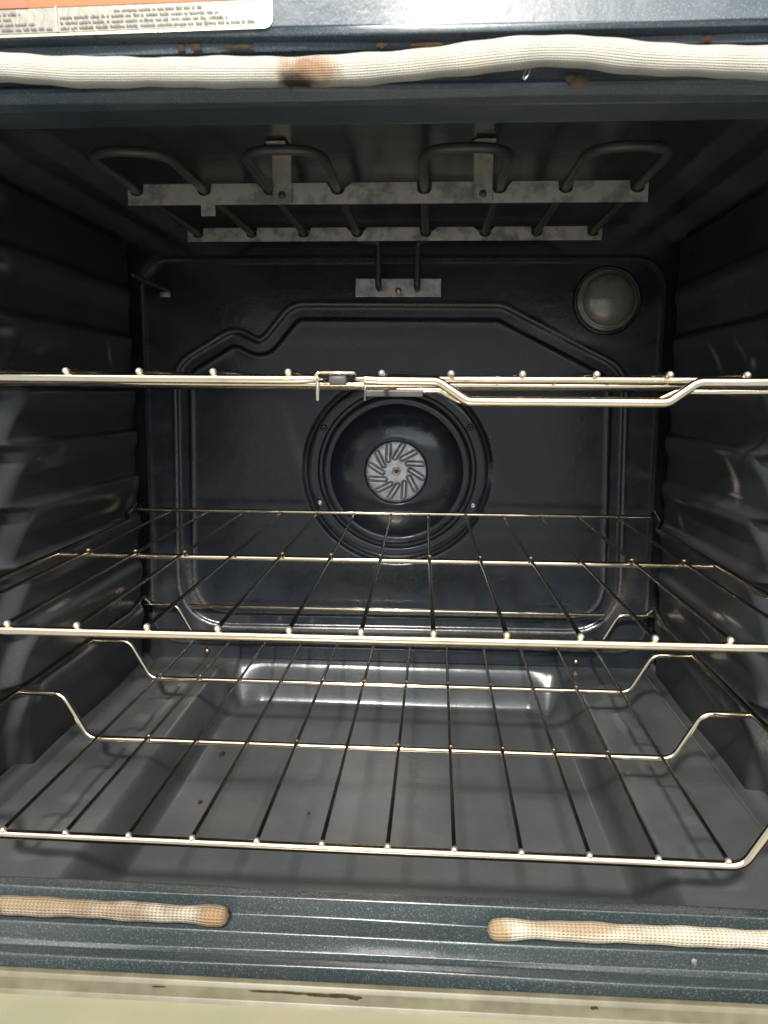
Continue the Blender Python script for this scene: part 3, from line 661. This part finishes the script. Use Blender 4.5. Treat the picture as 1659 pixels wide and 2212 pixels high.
# middle rack
mid = empty('oven_rack', loc=(0, 0, 0)); mid.rotation_euler = (0.006, 0.0018, 0.0094)
tag(mid, 'flat chrome wire rack on the middle ledges, straight front bar', 'oven rack', 'racks in the oven')
xs = [i * PW for i in range(-6, 7)]
wires(mid, xs, -0.0005, 0.4405, 0.0, sag=0.001, lift_end=0.001)
tube('front_bar', fillet([(-0.2950, 0.035, -0.0045), (-0.2950, 0.0, -0.0045), (0.2950, 0.0, -0.0045), (0.2950, 0.035, -0.0045)], 0.014, 8), 0.0028, M['chrome'], mid, 16)
tube('crossbar', [(-0.2810, 0.2135, -0.0040), (0.2790, 0.2135, -0.0040)], 0.0025, M['chrome'], mid, 14)
tube('rear_bar', [(-0.2940, 0.4420, 0.0012), (0.2920, 0.4420, 0.0012)], 0.0023, M['chrome'], mid, 14)
for s in (-1, 1):
    tube('side_rail', fillet([(s * 0.2950, 0.030, -0.0045), (s * 0.2835, 0.060, -0.0030), (s * 0.2825, 0.380, -0.0030), (s * 0.2960, 0.412, 0.0005), (s * 0.3000, 0.452, 0.0065), (s * 0.2930, 0.4440, 0.0012)], [0, .01, .01, .01, .004, 0], 6), 0.0026, M['wire'], mid, 12)
welds(mid, xs, (0.2135, 0.4405), 0.0008)

# lower rack: dropped centre, side rails carried high on the ledges
low = empty('oven_rack', loc=(-0.0059, 0, -0.1485)); low.rotation_euler = (-0.006, -0.0017, -0.0094)
tag(low, 'lowest chrome wire rack with dropped centre and stepped ends', 'oven rack', 'racks in the oven')
xs = [(i - 5.5) * PW for i in range(12)]
wires(low, xs, 0.0215, 0.4660, 0.0, r=0.00145, sag=0.001)
HB = 0.035                                                     # rail height above the dropped centre
def drop_bar(y, r, name, zc=-0.0040, xo=0.304):
    pts = fillet([(-xo, y, HB), (-0.2655, y, HB), (-0.2435, y, zc), (0.2435, y, zc), (0.2655, y, HB), (xo, y, HB)], [0, 0.014, 0.014, 0.014, 0.014, 0], 9)
    return tube(name, pts, r, M['chrome'], low, 14)
drop_bar(0.0228, 0.0032, 'front_bar')
drop_bar(0.1718, 0.0026, 'crossbar'); drop_bar(0.3186, 0.0026, 'crossbar')
drop_bar(0.4656, 0.0024, 'rear_bar')
tube('rear_stop_bar', [(-0.2490, 0.4690, 0.0335), (0.2490, 0.4690, 0.0335)], 0.0023, M['chrome'], low, 12)
for s in (-1, 1):
    tube('side_rail', fillet([(s * 0.304, 0.015, HB + 0.002), (s * 0.304, 0.415, HB + 0.0005), (s * 0.3075, 0.4350, HB + 0.0005), (s * 0.3060, 0.4640, HB + 0.0100), (s * 0.296, 0.4680, HB)], [0, .01, .01, .005, 0], 6), 0.0026, M['wire'], low, 12)
welds(low, xs, (0.1718, 0.3186, 0.4656), 0.0006)

# upper rack with a lift-out right section, seen edge-on
up = empty('oven_rack', loc=(0, 0, 0.1490))
tag(up, 'topmost chrome rack seen edge-on, front handle dipping on its right half', 'oven rack', 'racks in the oven')
xl = [-0.296 + 0.0008 + 0.0425 * i for i in range(1, 7)]; xl = [-0.254, -0.2115, -0.169, -0.1265, -0.084, -0.0412]
xr = [0.0108, 0.0500, 0.0900, 0.1310, 0.1712, 0.2130, 0.2540]
wires(up, xl, -0.001, 0.440, 0.0006, r=0.0016, mat='chrome')
wires(up, xr, 0.007, 0.440, 0.0004, r=0.0016, mat='chrome')
tube('front_bar', [(-0.295, 0.0, -0.0032), (-0.045, 0.0, -0.0036), (-0.034, 0.0, -0.0034), (-0.028, 0.0, -0.0032), (-0.0245, 0.0, -0.0030)], [0.0027, 0.0027, 0.0027, 0.0023, 0.0014], M['chrome'], up, 16)
hp = fillet([(-0.0030, 0.0, -0.0030), (0.0020, 0.0, -0.0034), (0.0100, 0.0, -0.0038), (0.0425, 0.0, -0.0040), (0.0590, 0.0, -0.0150), (0.1690, 0.0, -0.0150), (0.1845, 0.0, -0.0038), (0.295, 0.0, -0.0034)], [0, 0.004, 0.01, 0.010, 0.010, 0.010, 0.010, 0], 9)
hr_ = [0.0014 if i == 0 else min(0.0027, 0.0016 + 0.10 * max(0.0, p[0] + 0.0030) * 2.2) for i, p in enumerate(hp)]
tube('handle_bar', hp, hr_, M['chrome'], up, 16)
tube('inner_front_bar', [(0.0060, 0.0115, -0.0028), (0.2950, 0.0115, -0.0024)], 0.0021, M['chrome'], up, 12)
tube('inner_handle_bar', fillet([(0.0180, 0.050, -0.0085), (0.0440, 0.050, -0.0085), (0.0560, 0.050, -0.0150), (0.175, 0.050, -0.0150), (0.188, 0.050, -0.0085), (0.26, 0.050, -0.0085)], 0.008, 7), 0.0020, M['chrome'], up, 12)
for y in (0.150, 0.300, 0.4400):
    tube('crossbar', [(-0.296, y, -0.0040), (0.296, y, -0.0040)], 0.0024, M['chrome'], up, 12)
cl = link('section_clip', box_mesh('section_clip', -0.0235, -0.0035, -0.0030, 0.006, -0.0006, 0.0010, 0.0006), M['chrome'], up)
link('clip_web', box_mesh('clip_web', -0.0185, -0.0085, -0.0012, 0.004, -0.0065, -0.0008, 0.0010), M['coil'], up)
tube('clip_hook', fillet([(-0.0240, -0.001, 0.0002), (-0.0262, -0.001, -0.0012), (-0.0238, -0.001, -0.0035)], 0.001, 4), 0.0010, M['chrome'], up, 8)
tube('locating_pin', [(-0.0250, 0.001, -0.0050), (-0.0250, 0.001, -0.0148)], 0.0011, M['chrome'], up, 10)
tube('locating_pin', [(-0.0010, 0.035, -0.0075), (-0.0010, 0.035, -0.0150)], 0.0008, M['wire'], up, 10)
box('section_channel', -0.0005, 0.034, 0.034, 0.038, -0.0128, -0.0090, M['coil'], up, 0.0005)
for s in (-1, 1):
    tube('side_rail', [(s * 0.297, 0.0, -0.0034), (s * 0.299, 0.445, -0.0034)], 0.0028, M['wire'], up, 12)

# ------------------------------------------------------------------ burnt crumbs lying on the floor
def crumb(x, y, r, label):
    V = []; F = []; me = lathe_mesh('crumb', [(0.0002, -1), (0.6, -0.8), (1, -0.2), (0.9, 0.4), (0.5, 0.85), (0.0002, 1)], 8)
    for v_ in me.vertices: v_.co *= random.uniform(0.75, 1.15)
    o = link('crumb', me, M['char']); o.location = (x, y, ZPAN + r * 0.7 + 0.0003); o.scale = (r, r * 1.3, r * 0.8); o.rotation_euler = (0.3, 0.2, x * 40)
    tag(o, label, 'crumb', 'burnt crumbs on the oven floor')
crumb(-0.1735, 0.319, 0.0026, 'largest black crumb on the floor, left of centre towards the back')
crumb(-0.1680, 0.222, 0.0019, 'small black crumb on the left floor, nearer the front')
crumb(-0.0650, 0.211, 0.0011, 'tiny black crumb near the middle of the floor')
